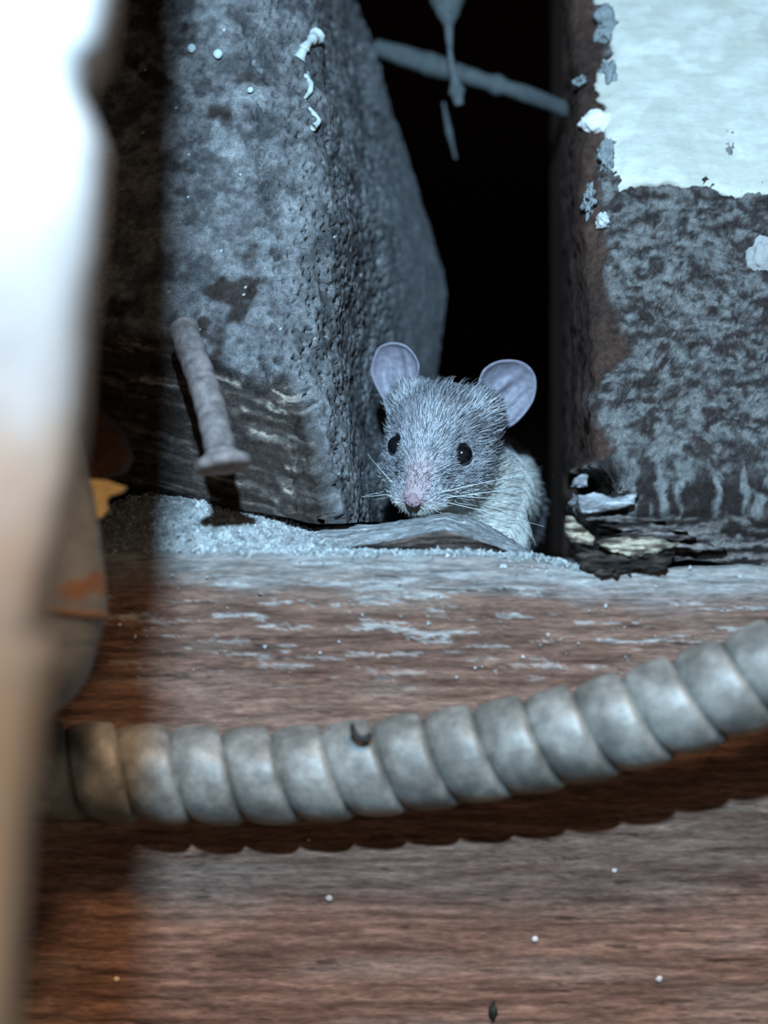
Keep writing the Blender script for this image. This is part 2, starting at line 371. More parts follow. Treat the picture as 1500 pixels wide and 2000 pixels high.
def on_right(px, py, lift=.0):
    d = (750+100*RG[..., 0]*CAM_D/(CAM_D+RG[..., 1])-px)**2+(1000-100*RG[..., 2]*CAM_D/(CAM_D+RG[..., 1])-py)**2
    i, j = np.unravel_index(np.argmin(d), d.shape); p = RG[i, j].copy(); p[1] -= lift; return p
def slab(name, outline, y, thick, mat, parent, colf, seed=0, tilt=0.0, n=60, rough=.10, jag=.05):
    """ragged layered flake: outline of (px, py) points at depth y, with broken strata on its face"""
    o = np.array([P(a, b, y) for a, b in outline]); o = np.vstack([o, o[:1]])
    L = np.r_[0, np.cumsum(np.linalg.norm(np.diff(o, axis=0), axis=1))]; tt = np.linspace(0, L[-1], n, endpoint=False)
    cl = np.stack([np.interp(tt, L, o[:, k]) for k in range(3)], -1)
    cl[:, [0, 2]] += jag*np.stack([fbm(cl, 7, 3, seed+1), fbm(cl, 7, 3, seed+2)], -1)
    ctr = cl.mean(0); V = []; m = len(cl); rings = [1.0, .97, .88, .74, .58, .42, .26, .12]
    for r in rings:
        q = ctr+(cl-ctr)*r; q[:, 1] = q[:, 1]-thick*(1-r**6)**.5+tilt*(q[:, 2]-ctr[2]); V.append(q)
    V.append(ctr[None]-[[0, thick, 0]]); V = np.vstack(V); Q = V.copy()
    st = fbm(Q*[1.2, 0, 8]+.5*fbm(Q, 2, 3, seed)[:, None], 1.6, 4, seed+300, .6); V[:, 1] += rough*st*1.3
    F = gridfaces(len(rings), m, closed_v=True)+[((len(rings)-1)*m+k, len(rings)*m, (len(rings)-1)*m+(k+1) % m) for k in range(m)]
    k0 = len(V); Bk = V[:m].copy(); Bk[:, 1] = y+thick+.15; V = np.vstack([V, Bk])
    F += [(k0+k, k, (k+1) % m, k0+(k+1) % m) for k in range(m)]+[tuple(k0+k for k in range(m))[::-1]]
    return make(name, V, F, mat, parent, col=colf(V, 1.2*fbm(V*[1.2, 0, 8], 1.6, 4, seed+320, .6)+.35*fbm(V, 6, 3, seed+310)), smooth=False)
tanf = lambda V, n: mix((.07, .045, .03), (.66, .54, .40), sm(-.40, .35, n))
palef = lambda V, n: mix((.24, .23, .24), (.52, .52, .53), sm(-.35, .35, n))
darkf = lambda V, n: mix((.022, .016, .012), (.10, .075, .06), sm(-.3, .4, n))
slab('bark_flake', [(1165, 1058), (1205, 1048), (1270, 1050), (1330, 1062), (1290, 1078), (1235, 1090), (1195, 1078)], -2.75, .16, M['torn'], RJ, tanf, 1)
slab('bark_flake', [(1108, 1008), (1122, 1010), (1138, 1030), (1165, 1050), (1160, 1066), (1118, 1062), (1106, 1040)], -2.7, .16, M['torn'], RJ, tanf, 2)
slab('bark_flake', [(1128, 968), (1160, 962), (1200, 972), (1245, 962), (1240, 985), (1180, 1002), (1135, 1002)], -2.65, .14, M['torn'], RJ, palef, 3)
slab('bark_flake', [(1115, 948), (1132, 925), (1150, 930), (1148, 948), (1128, 954)], -2.6, .10, M['torn'], RJ, palef, 4)
slab('bark_flake', [(1110, 985), (1122, 962), (1130, 975), (1118, 992)], -2.6, .10, M['torn'], RJ, palef, 5)
for kk, (x0, y0_, x1, y1_) in enumerate([(1140, 1012, 1300, 1020), (1170, 1028, 1345, 1034), (1190, 1042, 1360, 1050), (1310, 1066, 1420, 1072)]):
    slab('bark_strip', [(x0, y0_), (.5*(x0+x1), y0_-7), (x1, y1_), (.5*(x0+x1), y1_+6)], -2.62-.02*kk, .10, M['torn'], RJ, lambda V, n: mix((.03, .02, .018), (.26, .22, .20), sm(-.25, .4, n)), 30+kk, jag=.08)
slab('broken_splinter', [(1126, 1062), (1180, 1082), (1250, 1090), (1318, 1078), (1308, 1108), (1210, 1128), (1140, 1116)], -2.9, .30, M['torn'], RJ, darkf, 6, n=110, jag=.14, rough=.2)

# ------------------------------------------------------------------ splinter, scraps, dust on the beam
def chip():
    n = 200; PXs = np.linspace(520, 1030, n); V = []; cc = []
    NT, NF = 26, 16; m = NT+NF+1
    for i, a in enumerate(PXs):
        top = interp(a, [(520, 1040), (640, 1028), (740, 1022), (800, 1013), (850, 1004), (890, 1003), (930, 1013), (1000, 1054), (1030, 1078)])
        mid = interp(a, [(520, 1078), (670, 1072), (760, 1055), (868, 1034), (920, 1050), (985, 1074), (1030, 1086)])
        bot = interp(a, [(520, 1082), (670, 1078), (800, 1084), (900, 1084), (1000, 1082), (1030, 1087)])
        bot = max(bot, mid+2)
        T, Mi, B = P(a, top, -.75), P(a, mid, -2.45), P(a, bot, -2.15)
        pts = []
        for k in range(NT):
            t = k/(NT-1); pts.append(T*(1-t)+Mi*t+np.array([0, 0, .06*math.sin(math.pi*t)]))
        for k in range(1, NF): t = k/(NF-1); pts.append(Mi*(1-t)+B*t)
        pts.append(np.array([B[0]*.97, -.9, B[2]-.05])); pts.append(np.array([T[0], -.55, T[2]-.12]))
        V.append(pts)
    V = np.array(V); Q = V.copy()
    g = fbm(Q*[1.2, 2, 11], 1, 4, 401)
    V[:, NT:NT+NF-1, 1] += .16*g[:, NT:NT+NF-1]; V[:, :NT, 2] += (.07*fbm(Q*[.7, 7, 7], 1, 5, 403, .75)+.03*fbm(Q, 5, 3, 407))[:, :NT]
    dark = np.zeros(V.shape[:2]); dark[:, NT:] = 1; dark[:, NT-1] = .5
    c = mix(mix((.20, .19, .19), (.52, .51, .50), sm(-.4, .4, fbm(Q*[.8, 9, 9], 1, 5, 405, .75))), mix((.07, .05, .04), (.17, .12, .10), sm(-.3, .4, fbm(Q*[1.2, 2, 11], 1, 4, 409))), dark)
    F = gridfaces(n, m, closed_v=True)+[tuple(range(m)), tuple((n-1)*m+k for k in range(m))[::-1]]
    return tag(make('wood_splinter', V.reshape(-1, 3), F, M['torn'], col=c.reshape(-1, 3)), 'grey split wood splinter lying under the chin of the mouse', 'splinter')
chip()

def grains(n, sampler, size, colf, seed):
    """many tiny angular grains as one mesh"""
    r = np.random.default_rng(seed); base = np.array([(1, 1, 1), (1, -1, -1), (-1, 1, -1), (-1, -1, 1), (.2, .3, 1.4)])
    F0 = [(0, 1, 2), (0, 3, 1), (0, 2, 3), (1, 3, 2)]
    pos = sampler(r, n); s = size*np.exp(r.normal(0, .5, n)); V = []; F = []; C = []
    for i in range(n):
        q = r.normal(size=(3, 3)); q, _ = np.linalg.qr(q)
        V.append(pos[i]+(base[:4]*s[i]*r.uniform(.5, 1.3, (4, 3)))@q); F += [tuple(x+4*i for x in f) for f in F0]
        C += [colf(r)]*4
    return np.vstack(V), F, np.array(C)
def sawdust():
    nx, ny = 150, 50
    PXs = np.linspace(120, 720, nx); Ys = np.linspace(-2.95, 1.2, ny)
    G = np.zeros((nx, ny, 3))
    for i, a in enumerate(PXs):
        tp = interp(a, [(120, 985), (190, 1002), (250, 975), (300, 964), (380, 966), (430, 982), (470, 990), (540, 1010), (590, 1032), (650, 1050), (720, 1068)])
        zt = P(a, tp, -.8)[2]; zb = P(a, beam_top_py(a)+4, BY)[2]
        for j, y in enumerate(Ys):
            t = (y+2.95)/2.1; h = math.sin(min(t, 1)*math.pi/2)**.8
            G[i, j] = ((a-750)/100*(CAM_D+y)/CAM_D, y, zb+(zt-zb)*h)
    Q = G.copy(); G[..., 2] += .05*fbm(Q, 4, 4, 501)+.03*fbm(Q, 14, 2, 503)
    c = mix((.34, .34, .33), (.62, .62, .60), sm(-.4, .4, fbm(Q, 7, 3, 505)))
    V = G.reshape(-1, 3); m = len(V); Bk = Q.reshape(-1, 3).copy(); Bk[:, 2] = -1.0
    F = gridfaces(nx, ny); ring = [i*ny for i in range(nx)]+[(nx-1)*ny+j for j in range(1, ny)]+[i*ny+ny-1 for i in range(nx-2, -1, -1)]+[j for j in range(ny-2, 0, -1)]
    Vb = np.array([[V[k][0], V[k][1], min(V[k][2], -1.05)] for k in ring]); V = np.vstack([V, Vb]); nr = len(ring)
    F += [(ring[k], m+k, m+(k+1) % nr, ring[(k+1) % nr]) for k in range(nr)]
    C = np.vstack([c.reshape(-1, 3), np.tile([[.2, .2, .2]], (nr, 1))])
    def samp(r, n):
        i = r.integers(0, nx, n); j = (r.random(n)**1.5*30).astype(int)
        return G[i, j]+r.normal(0, .02, (n, 3))
    gv, gf, gc = grains(7000, samp, .017, lambda r: np.array([.62, .62, .60])*r.uniform(.45, 1.2), 11)
    F += [tuple(x+len(V) for x in f) for f in gf]; V = np.vstack([V, gv]); C = np.vstack([C, gc])
    tag(make('sawdust', V, F, M['dust'], col=C, smooth=False), 'pale sawdust heaped on the beam under the pitted joist', 'sawdust', kind='stuff')
    # loose grit strewn along the upper edge of the beam and down its face
    def samp2(r, n):
        out = []
        for k in range(n):
            u = r.random()
            if u < .90:
                px = r.uniform(560, 1130); y = BY+abs(r.normal(0, .5)); py = beam_top_py(px)
                z = P(px, py, BY)[2]+r.normal(0, .025)+.01
                if y < BY+.06: z -= abs(r.normal(0, .12))
            elif u < .97:
                px = r.uniform(1020, 1110); y = BY+abs(r.normal(0, .3)); z = P(px, beam_top_py(px)-r.uniform(0, 9), BY)[2]
            else:
                px = r.uniform(180, 1500); py = r.uniform(beam_top_py(px), 1330); y = BY-.03; z = P(px, py, y)[2]
            out.append(((px-750)/100*(CAM_D+y)/CAM_D, y, z))
        return np.array(out)
    gv, gf, gc = grains(4200, samp2, .016, lambda r: np.array([.62, .64, .62])*r.uniform(.5, 1.2), 12)
    tag(make('grit', gv, gf, M['dust'], col=gc, smooth=False), 'pale grit strewn along the top edge of the floor beam', 'grit', kind='stuff')
sawdust()
for k, (px, py, r, c, lab) in enumerate([(234, 1220, .028, (.8, .8, .78), 'tiny white crumb on the upper face of the beam, above the conduit'), (228, 1913, .05, (.72, .60, .42), 'tan crumb low on the beam face, beside the foot of the post'),
        (1200, 1700, .04, (.8, .75, .62), 'bright cream crumb on the beam below the rising end of the conduit'), (643, 1755, .055, (.5, .45, .4), 'grey-brown crumb in the middle of the beam face below the conduit'), (603, 1640, .03, (.6, .5, .4), 'tiny brown crumb on the beam just under the conduit'),
        (1288, 1912, .05, (.6, .58, .56), 'pale grey crumb low on the beam, far from the post, past the husk'), (1045, 1835, .05, (.7, .68, .66), 'whitish crumb above the dark husk on the beam')]):
    v, f = blob(P(px, py, BY-.03), (r*1.2, r*.7, r), k, .5, 7)
    tag(make('paint_crumb', v, f, M['dust'], col=np.tile([c], (len(v), 1))), lab, 'crumb', 'crumbs on the beam face')
v, f = blob(P(963, 1978, BY-.05), (.07, .06, .17), 3, .7, 9)
tag(make('insect_husk', v, f, M['black']), 'small dark husk on the lower face of the red-brown beam', 'husk')

def scrap(name, outline, y, thick, mat, label, cat, col=None, seed=0):
    o = np.array([P(a, b, y) for a, b in outline]); n = len(o); V = []
    for dy, k in ((0, .96), (.08*thick, 1), (thick*.9, 1), (thick, .97)):
        q = o.mean(0)+(o-o.mean(0))*k; q[:, 1] += dy; V.append(q)
    F = gridfaces(4, n, closed_v=True)+[tuple(range(n)), tuple(3*n+k for k in range(n))[::-1]]
    V = np.vstack(V)
    return tag(make(name, V, F, mat, col=None if col is None else np.tile([col], (len(V), 1)), smooth=False), label, cat)
scrap('daylight_gap_board', [(60, 930), (150, 934), (205, 938), (246, 952), (236, 962), (214, 968), (206, 978), (210, 996), (196, 1012), (150, 1016), (60, 1020)], -6.1, .30, M['tan'], 'tan board end standing in for daylight through a gap, beside the grey pipe bend', 'board')  # added board; its bright tan replaces daylight seen through a gap
scrap('brown_lath', [(-120, 760), (100, 775), (190, 800), (236, 850), (250, 893), (236, 920), (170, 942), (60, 950), (-120, 950)], -5.2, 1.2, M['joist'], 'dark brown broken lath end above the grey pipe bend', 'lath', (.075, .036, .024))

# ------------------------------------------------------------------ nail
def nail():
    a, b = P(366, 668, -2.1), P(434, 897, -4.6)
    d = (b-a)/np.linalg.norm(b-a); L = np.linalg.norm(b-a)
    o = thing('nail', 'thick rusty bent-out nail sticking from the pitted joist, head down', 'nail', b)
    n = 22; ts = np.linspace(-.12, 1, n); bend = np.array([.10, 0, .0])
    pts = [a+d*L*t+bend*math.sin(math.pi*max(t, 0))*.6 for t in ts]
    rad = .275*np.ones(n)+.012*np.sin(np.arange(n)*2.1); v, f = tube(pts, rad, 18)
    make('shank', v+(.012*fbm(v, 6, 3, 3))[:, None], f, M['nail'], o)
    prof = [(-.16, .27), (-.08, .34), (-.02, .44), (.02, .50), (.14, .50), (.18, .45), (.20, .2), (.20, .02)]
    hd = np.array([.17, -.22, -.96]); hd /= np.linalg.norm(hd)
    v, f = tube([b+hd*s for s, r in prof], [r for s, r in prof], 26)
    # tube() derives frames from spacing; rebuild rings exactly along hd
    e1 = np.cross(hd, [0, 0, 1.]); e1 /= np.linalg.norm(e1); e2 = np.cross(hd, e1)
    v = np.array([b+hd*s+r*(math.cos(q)*e1+math.sin(q)*e2) for s, r in prof for q in np.linspace(0, 2*math.pi, 26, endpoint=False)])
    make('nail_head', v+(.02*fbm(v, 3, 3, 5))[:, None], f, M['nail'], o)
nail()

# ------------------------------------------------------------------ ribbed conduit
def conduit():
    ctrl = [P(-170, 1478, -4.0), P(60, 1499, -4.0), P(300, 1511, -3.98), P(550, 1514, -4.0), P(800, 1490, -4.25), P(1000, 1459, -4.6), P(1200, 1416, -5.0), P(1400, 1352, -5.4), P(1560, 1285, -5.7), P(1750, 1180, -6.0), P(1950, 1060, -6.2), P(2250, 860, -6.4), P(2550, 640, -6.5)]
    path = catmull(ctrl, 1600); Ls = np.r_[0, np.cumsum(np.linalg.norm(np.diff(path, axis=0), axis=1))]
    def frame(s):
        p = np.stack([np.interp(s, Ls, path[:, k]) for k in range(3)], -1)
        q = np.stack([np.interp(s+.05, Ls, path[:, k]) for k in range(3)], -1); T = q-p; T /= np.linalg.norm(T, axis=-1, keepdims=True)+1e-9
        e1 = np.cross(T, [0, 0, 1.]); e1 /= np.linalg.norm(e1, axis=-1, keepdims=True); e2 = np.cross(e1, T)
        return p, e1, e2
    o = thing('metal_conduit', 'dull grey ribbed metal conduit sagging across the red-brown beam', 'conduit', path[len(path)//2]-[0, 0, .9])
    pitch, R = .935, .885
    nt, nth = 26, 56; n = int((Ls[-1]-.2)/pitch)-2
    t = np.linspace(0, 1, nt)
    prof = np.interp(t, [0, .04, .09, .16, .26, .38, .50, .64, .78, .87, .925, .955, .98, 1], [.77, .835, .88, .918, .95, .974, .99, 1.0, .998, .988, .965, .935, .86, .77])
    for k in range(n):
        th = np.linspace(0, 2*math.pi, nth)
        T, H = np.meshgrid(t, th, indexing='ij')
        s = (k+1.1+T-H/(2*math.pi))*pitch
        p, e1, e2 = frame(s)
        ang = H+math.pi/2*0                         # seam starts on the far side
        dirn = -(e1*(-1))*np.cos(ang)[..., None]*1.0+e2*(np.sin(ang))[..., None]
        G = p+dirn*(R*prof[:, None]*(1+0*H))[..., None]
        nn = fbm(G, 1.1, 4, 601); G = G+dirn*(.008*fbm(G, 3, 3, 603))[..., None]
        c = mix((.145, .145, .132), (.27, .272, .25), sm(-.35, .35, nn+.4*fbm(G, 4, 3, 607)))
        make('coil', G.reshape(-1, 3), gridfaces(nt, nth), M['metal'], o, col=c)
    return path
conduit()
def husk():
    q = [P(688, 1414, -4.9), P(690, 1428, -5.0), P(700, 1442, -5.05), P(712, 1444, -5.05), P(720, 1438, -5.05), P(721, 1431, -5.05)]
    c = catmull(q, 26); r = np.interp(np.linspace(0, 1, 26), [0, .15, .5, .85, 1], [.03, .055, .07, .06, .02])
    v, f = tube(c, r, 10); tag(make('curled_grub', v, f, M['black']), 'tiny black curled grub lying on the ribbed conduit', 'grub')
husk()

# ------------------------------------------------------------------ grey pipe bend and pale near post
def pipe():
    cen = [(88, 860, .75), (100, 940, .72), (116, 1010, .70), (120, 1080, .78), (117, 1140, .88), (112, 1190, .92), (102, 1240, .90), (96, 1290, .80), (60, 1340, .70), (0, 1385, .66), (-80, 1410, .66)]
    c = catmull([np.r_[P(a, b, -7.2)] for a, b, r in cen], 90); r = np.interp(np.linspace(0, 1, 90), np.linspace(0, 1, len(cen)), [x[2] for x in cen])
    v, f = tube(c, r*.86, 36); n = fbm(v, 1.4, 4, 701)
    col = mix((.16, .172, .18), (.26, .275, .285), sm(-.4, .4, n))
    px = 750+100*v[:, 0]*CAM_D/(CAM_D+v[:, 1]); py = 1000-100*v[:, 2]*CAM_D/(CAM_D+v[:, 1])
    rust = sm(.0, .35, fbm(v, 2.4, 4, 703)+.8*np.exp(-((py-1150+.3*(px-130))/34)**2)-.45)
    col = mix(col, (.30, .14, .075), rust*.9)
    o = thing('pipe_bend', 'dull grey pipe bend with a rusty seam between post and beam', 'pipe', c[60])
    make('pipe_body', v+(.03*fbm(v, 1.5, 3, 705))[:, None], f, M['pipe'], o, col=col)
    k = 44; T = c[k+1]-c[k]; T /= np.linalg.norm(T); e1 = np.cross(T, [0, 1, 0.]); e1 /= np.linalg.norm(e1); e2 = np.cross(T, e1)
    ring = np.array([c[k]+(r[k]*.86+.0)*(math.cos(a)*e1+math.sin(a)*e2) for a in np.linspace(0, 2*math.pi, 41)]); v, f = tube(ring, .07, 10, False)
    q = make('seam_ring', v, f, M['pipe'], o, col=np.tile([(.26, .16, .10)], (len(v), 1))); q['label'] = 'rusty brown raised seam'
pipe()
def post():
    y0 = -19.0; nz, nu = 400, 70
    prof = [(-300, 232), (0, 226), (60, 218), (110, 205), (150, 172), (200, 160), (250, 182), (300, 200), (380, 196), (520, 184), (650, 168), (800, 158), (950, 140), (1060, 118), (1150, 96), (1230, 84), (1290, 98), (1360, 92), (1500, 78), (1650, 58), (1800, 46), (2000, 30), (2300, 10)]
    pys = np.linspace(-1765, 2330, nz); V = np.zeros((nz, nu, 3))
    for i, py in enumerate(pys):
        e = P(interp(py, prof), py, y0); w_ = 2.2
        for j in range(nu):
            a = 2*math.pi*j/nu; ca, sa = math.cos(a), math.sin(a)
            # rounded rectangle section whose right flank follows the ragged edge
            sx = math.copysign(abs(ca)**.45, ca); sy = math.copysign(abs(sa)**.45, sa)
            V[i, j] = (e[0]-w_+w_*sx, y0+1.2*sy, e[2])
    Q = V.copy(); n = fbm(Q*[1, 1, .6], .8, 4, 801); V[..., 0] += .06*n; V[..., 1] += .10*n
    c = mix((.54, .525, .50), (.66, .645, .62), sm(-.4, .4, n))
    c = mix(c, (.66, .46, .30), sm(.02, .35, fbm(Q*[.9, 1, .5], .9, 4, 803))*.5)
    F = gridfaces(nz, nu, closed_v=True)+[tuple(range(nu)), tuple((nz-1)*nu+k for k in range(nu))[::-1]]
    tag(make('painted_post', V.reshape(-1, 3), F, M['post'], col=c.reshape(-1, 3)), 'white painted post with tan worn patches in front of the pipe bend', 'post')
post()

# ------------------------------------------------------------------ cobwebs
m = M['web']; nt = m.node_tree; bs = nt.nodes['Principled BSDF']; tn = N(nt, 'ShaderNodeBsdfTransparent'); mxs = N(nt, 'ShaderNodeMixShader'); mxs.inputs[0].default_value = .5
nt.links.new(bs.outputs[0], mxs.inputs[1]); nt.links.new(tn.outputs[0], mxs.inputs[2]); nt.links.new(mxs.outputs[0], nt.nodes['Material Output'].inputs[0])
def web(name, pts, rad, label, n=40, seed=0, bumps=()):
    c = catmull(pts, n); tt = np.linspace(0, 1, n); r = np.interp(tt, np.linspace(0, 1, len(rad)), rad)*(1+.35*fbm(np.stack([tt*9, tt*0, tt*0+seed], -1), 1, 3, seed+900))
    for u, br in bumps: r = r+br*np.exp(-((tt-u)/.03)**2)
    v, f = tube(c, r, 10); return tag(make(name, v, f, M['web'], col=None), label, 'cobweb')
web('cobweb_strand', [P(735, 92, 9.0), P(830, 122, 8.6), P(940, 156, 8.0), P(1040, 188, 7.4), P(1165, 238, 4.6)], [.18, .30, .22, .20, .18, .18], 'thick grey cobweb strand spanning the dark gap between the joists', 60, 1, ((.58, .10),))
web('hanging_cobweb', [P(868, -190, 6.6), P(872, -40, 6.4), P(876, 40, 6.2), P(880, 110, 6.2), P(890, 165, 6.2), P(897, 205, 6.2)], [.45, .42, .40, .10, .06, .07, .22, .10], 'dusty cobweb thread with a grey blob hanging in the dark gap', 50, 2)
web('cobweb_wisp', [P(866, 200, 9), P(876, 250, 9), P(890, 310, 9)], [.03, .07, .03], 'faint cobweb wisp hanging below the grey blob', 24, 3)
fz = [(1165, 238, .38, .27, 'large bright white egg-sac clump where the thick strand meets the joist'), (1178, 432, .17, .19, 'round white cobweb ball at the lower corner of the whitewash'), (1150, 392, .12, .30, 'long thin grey cobweb tuft beside the round white ball'),
      (1135, 160, .12, .13, 'tiny grey cobweb speck above the bright egg-sac clump'), (1182, 50, .20, .45, 'ragged cobweb tuft along the top of the whitewash edge'), (1188, 150, .16, .36, 'grey cobweb tuft just above the bright egg-sac clump'), (1182, 310, .16, .34, 'grey cobweb tuft just below the bright egg-sac clump')]
for k, (px, py, rx, rz, lab) in enumerate(fz):
    p = on_right(px+6, py); p[1] -= .05; q = P(px, py, p[1])
    v, f = blob(q, (rx*.9, .25, rz*.9), k+20, .35 if k < 2 else .9, 26, 1.5)
    v = v+((.03 if k < 2 else .10)*fbm(v, 5, 3, k+40))[:, None]*np.array([1, .6, .6])
    m = make('cobweb_clump', v, f, M['white'], col=np.tile([(.88, .86, .82) if k == 0 else ((.66, .68, .66) if k == 1 else (.26, .28, .28))], (len(v), 1)))
    tag(m, lab, 'cobweb')
# white plaster drips and droplets on the pitted joist
def drip(path, r, label):
    c = catmull([on_left(a, b, .12) for a, b in path], 40); tt = np.linspace(0, 1, 40)
    v, f = tube(c, r*(.75+.6*fbm(np.stack([tt*7, tt*0, tt*0], -1), 1, 3, 51)), 8)
    tag(make('plaster_drip', v+(.03*fbm(v, 6, 3, 53))[:, None], f, M['white'], col=np.tile([(.62, .66, .62)], (len(v), 1))), label, 'plaster drip')
drip([(618, 72), (600, 92), (584, 118)], .15, 'short thick white plaster smear high on the pitted joist')
drip([(598, 148), (608, 175), (594, 200), (612, 222), (620, 238), (612, 252)], .07, 'squiggly thin white plaster drip on the pitted joist')
for px, py, r, lab in [(375, 97, .09, 'pale bead on the pitted joist, farthest from the short plaster smear'), (426, 106, .10, 'middle one of three pale beads high on the pitted joist'), (487, 178, .06, 'smallest pale bead on the pitted joist, beside the squiggly drip')]:
    v, f = blob(on_left(px, py, .1), (r, r*.7, r), px, .2, 8)
    tag(make('pale_bead', v, f, M['white'], col=np.tile([(.62, .72, .74)], (len(v), 1))), lab, 'bead', 'pale beads on the pitted joist')
p = on_right(1490, 500); v, f = blob(p-[0, .05, 0], (.26, .2, .36), 5, .6, 18)
tag(make('plaster_lump', v, f, M['white'], col=np.tile([(.42, .40, .38)], (len(v), 1))), 'rough white plaster lump below the whitewash patch', 'plaster lump')

# ------------------------------------------------------------------ the mouse
def surface_nets(fun, lo, hi, h):
    lo = np.array(lo, float); n = (np.ceil((np.array(hi)-lo)/h)).astype(int)+1
    xs = [lo[k]+h*np.arange(n[k]) for k in range(3)]
    Fv = np.empty(n, np.float32)
    for i in range(n[0]):
        Y, Z = np.meshgrid(xs[1], xs[2], indexing='ij'); Fv[i] = fun(np.stack([np.full_like(Y, xs[0][i]), Y, Z], -1))
    s = Fv < 0; c = np.zeros(n-1, int)
    for a in (0, 1):
        for b in (0, 1):
            for d in (0, 1): c += s[a:n[0]-1+a, b:n[1]-1+b, d:n[2]-1+d]
    I = np.argwhere((c > 0) & (c < 8)); idx = -np.ones(n-1, int); idx[tuple(I.T)] = np.arange(len(I))
    acc = np.zeros((len(I), 3)); cnt = np.zeros(len(I))
    cor = [np.array(q) for q in np.ndindex(2, 2, 2)]
    for a in cor:
        for ax in range(3):
            if a[ax]: continue
            b = a.copy(); b[ax] = 1
            fa = Fv[tuple((I+a).T)]; fb = Fv[tuple((I+b).T)]; m = (fa < 0) != (fb < 0)
            t = fa/(fa-fb+1e-12); q = a+np.outer(t, b-a); acc[m] += q[m]; cnt[m] += 1
    V = lo+h*(I+acc/cnt[:, None]); Fc = []
    for ax in range(3):
        u, v = [(1, 2), (2, 0), (0, 1)][ax]
        sl = [slice(None)]*3; s0 = s[tuple(slice(0, -1) if k == ax else slice(None) for k in range(3))]; s1 = s[tuple(slice(1, None) if k == ax else slice(None) for k in range(3))]
        E = np.argwhere(s0 != s1); ok = (E[:, u] > 0) & (E[:, v] > 0) & (E[:, u] < n[u]-1) & (E[:, v] < n[v]-1); E = E[ok]
        eu = np.eye(3, dtype=int)[u]; ev = np.eye(3, dtype=int)[v]
        q = np.stack([idx[tuple((E-eu-ev).T)], idx[tuple((E-ev).T)], idx[tuple(E.T)], idx[tuple((E-eu).T)]], 1)
        fl = ~s0[tuple(E.T)]; q[fl] = q[fl][:, ::-1]; Fc.append(q)
    return V, np.vstack(Fc)
def ell(p, c, r):
    q = (p-np.array(c))/np.array(r); k = np.linalg.norm(q, axis=-1); k2 = np.linalg.norm(q/np.array(r), axis=-1)+1e-6
    return k*(k-1)/k2
def cone(p, a, b, ra, rb):
    a = np.array(a, float); b = np.array(b, float); d = b-a; t = np.clip(((p-a)@d)/(d@d), 0, 1)
    return np.linalg.norm(p-a-t[..., None]*d, axis=-1)-(ra+(rb-ra)*t)
def smin(a, b, k):
    h = np.clip(.5+.5*(b-a)/k, 0, 1); return b*(1-h)+a*h-k*h*(1-h)
def rot(a, b, c):
    a, b, c = map(math.radians, (a, b, c))
    Rz = np.array([[math.cos(a), -math.sin(a), 0], [math.sin(a), math.cos(a), 0], [0, 0, 1]])
    Rx = np.array([[1, 0, 0], [0, math.cos(b), -math.sin(b)], [0, math.sin(b), math.cos(b)]])
    Ry = np.array([[math.cos(c), 0, math.sin(c)], [0, 1, 0], [-math.sin(c), 0, math.cos(c)]])
    return Ry@Rz@Rx
HR = rot(-14, 26, 8); HS = 1.06; HC = np.array([1.02, .75, 1.20])
def h2w(q): return HC+HS*(np.asarray(q, float)@HR.T)
def w2h(p): return ((np.asarray(p, float)-HC)/HS)@HR
EYES = [(-.62, -.42, .20), (.62, -.42, .20)]
def skull_sdf(q):
    d = ell(q, (0, .42, .20), (1.0, 1.02, .84))                       # skull
    d = smin(d, ell(q, (0, -.25, .06), (.66, .80, .54)), .30)         # brow
    d = smin(d, cone(q, (0, -.55, -.08), (0, -1.36, -.31), .46, .20), .25)   # muzzle
    for s in (-1, 1):
        d = smin(d, ell(q, (s*.52, .05, -.34), (.50, .72, .50)), .25)  # cheek
        d = smin(d, ell(q, (s*.27, -1.00, -.42), (.30, .42, .25)), .14)  # whisker pad
        d = smin(d, ell(q, (s*.66, .66, .60), (.34, .30, .36)), .35)   # ear root
    d = smin(d, ell(q, (0, .35, -.55), (.85, .85, .50)), .25)          # throat
    return smin(d, ell(q, (0, -.62, -.60), (.46, .72, .26)), .20)      # jaw
def _out(e):
    """eye ball centre just under the skin, and its outward direction, in head space"""
    c = np.array(e, float); o = np.array([np.sign(e[0])*.78, -.55, .22]); o /= np.linalg.norm(o)
    for _ in range(30): c = c-o*skull_sdf(c[None])[0]*.8
    return c-o*.085, o
EYEC = [_out(e) for e in EYES]
def head_sdf(q):
    d = skull_sdf(q)
    for c, o in EYEC: d = np.maximum(d, -ell(q, tuple(c+o*.03), (.215, .215, .215)))
    return d
def body_sdf(p):
    d = head_sdf(w2h(p))*HS
    d = smin(d, cone(p, (1.35, 1.5, 1.0), (1.75, 2.5, .45), .95, 1.12), .35)      # neck
    d = smin(d, ell(p, (1.68, 2.4, .15), (1.08, 1.15, 1.18)), .35)                # chest
    d = smin(d, ell(p, (1.90, 2.2, -.45), (.98, .9, .62)), .25)                   # shoulder on the beam
    d = smin(d, ell(p, (2.15, 4.9, .45), (1.22, 2.3, 1.25)), .5)                  # back
    for s in (-1, 1):
        d = smin(d, cone(p, (1.75+s*.6, 1.9, -.2), (1.62+s*.52, 1.0, -.72), .30, .17), .15)   # forelegs
        d = smin(d, ell(p, (1.62+s*.52, .8, -.86), (.17, .30, .10)), .08)
        for k in (-1, 0, 1): d = smin(d, cone(p, (1.62+s*.52+k*.08, .65, -.88), (1.62+s*.52+k*.13, .38, -.90), .055, .04), .04)
        d = smin(d, ell(p, (2.15+s*.85, 5.6, .0), (.50, .95, .85)), .25)                        # haunch
        d = smin(d, ell(p, (2.15+s*.8, 4.9, -.83), (.20, .62, .12)), .12)
    return d
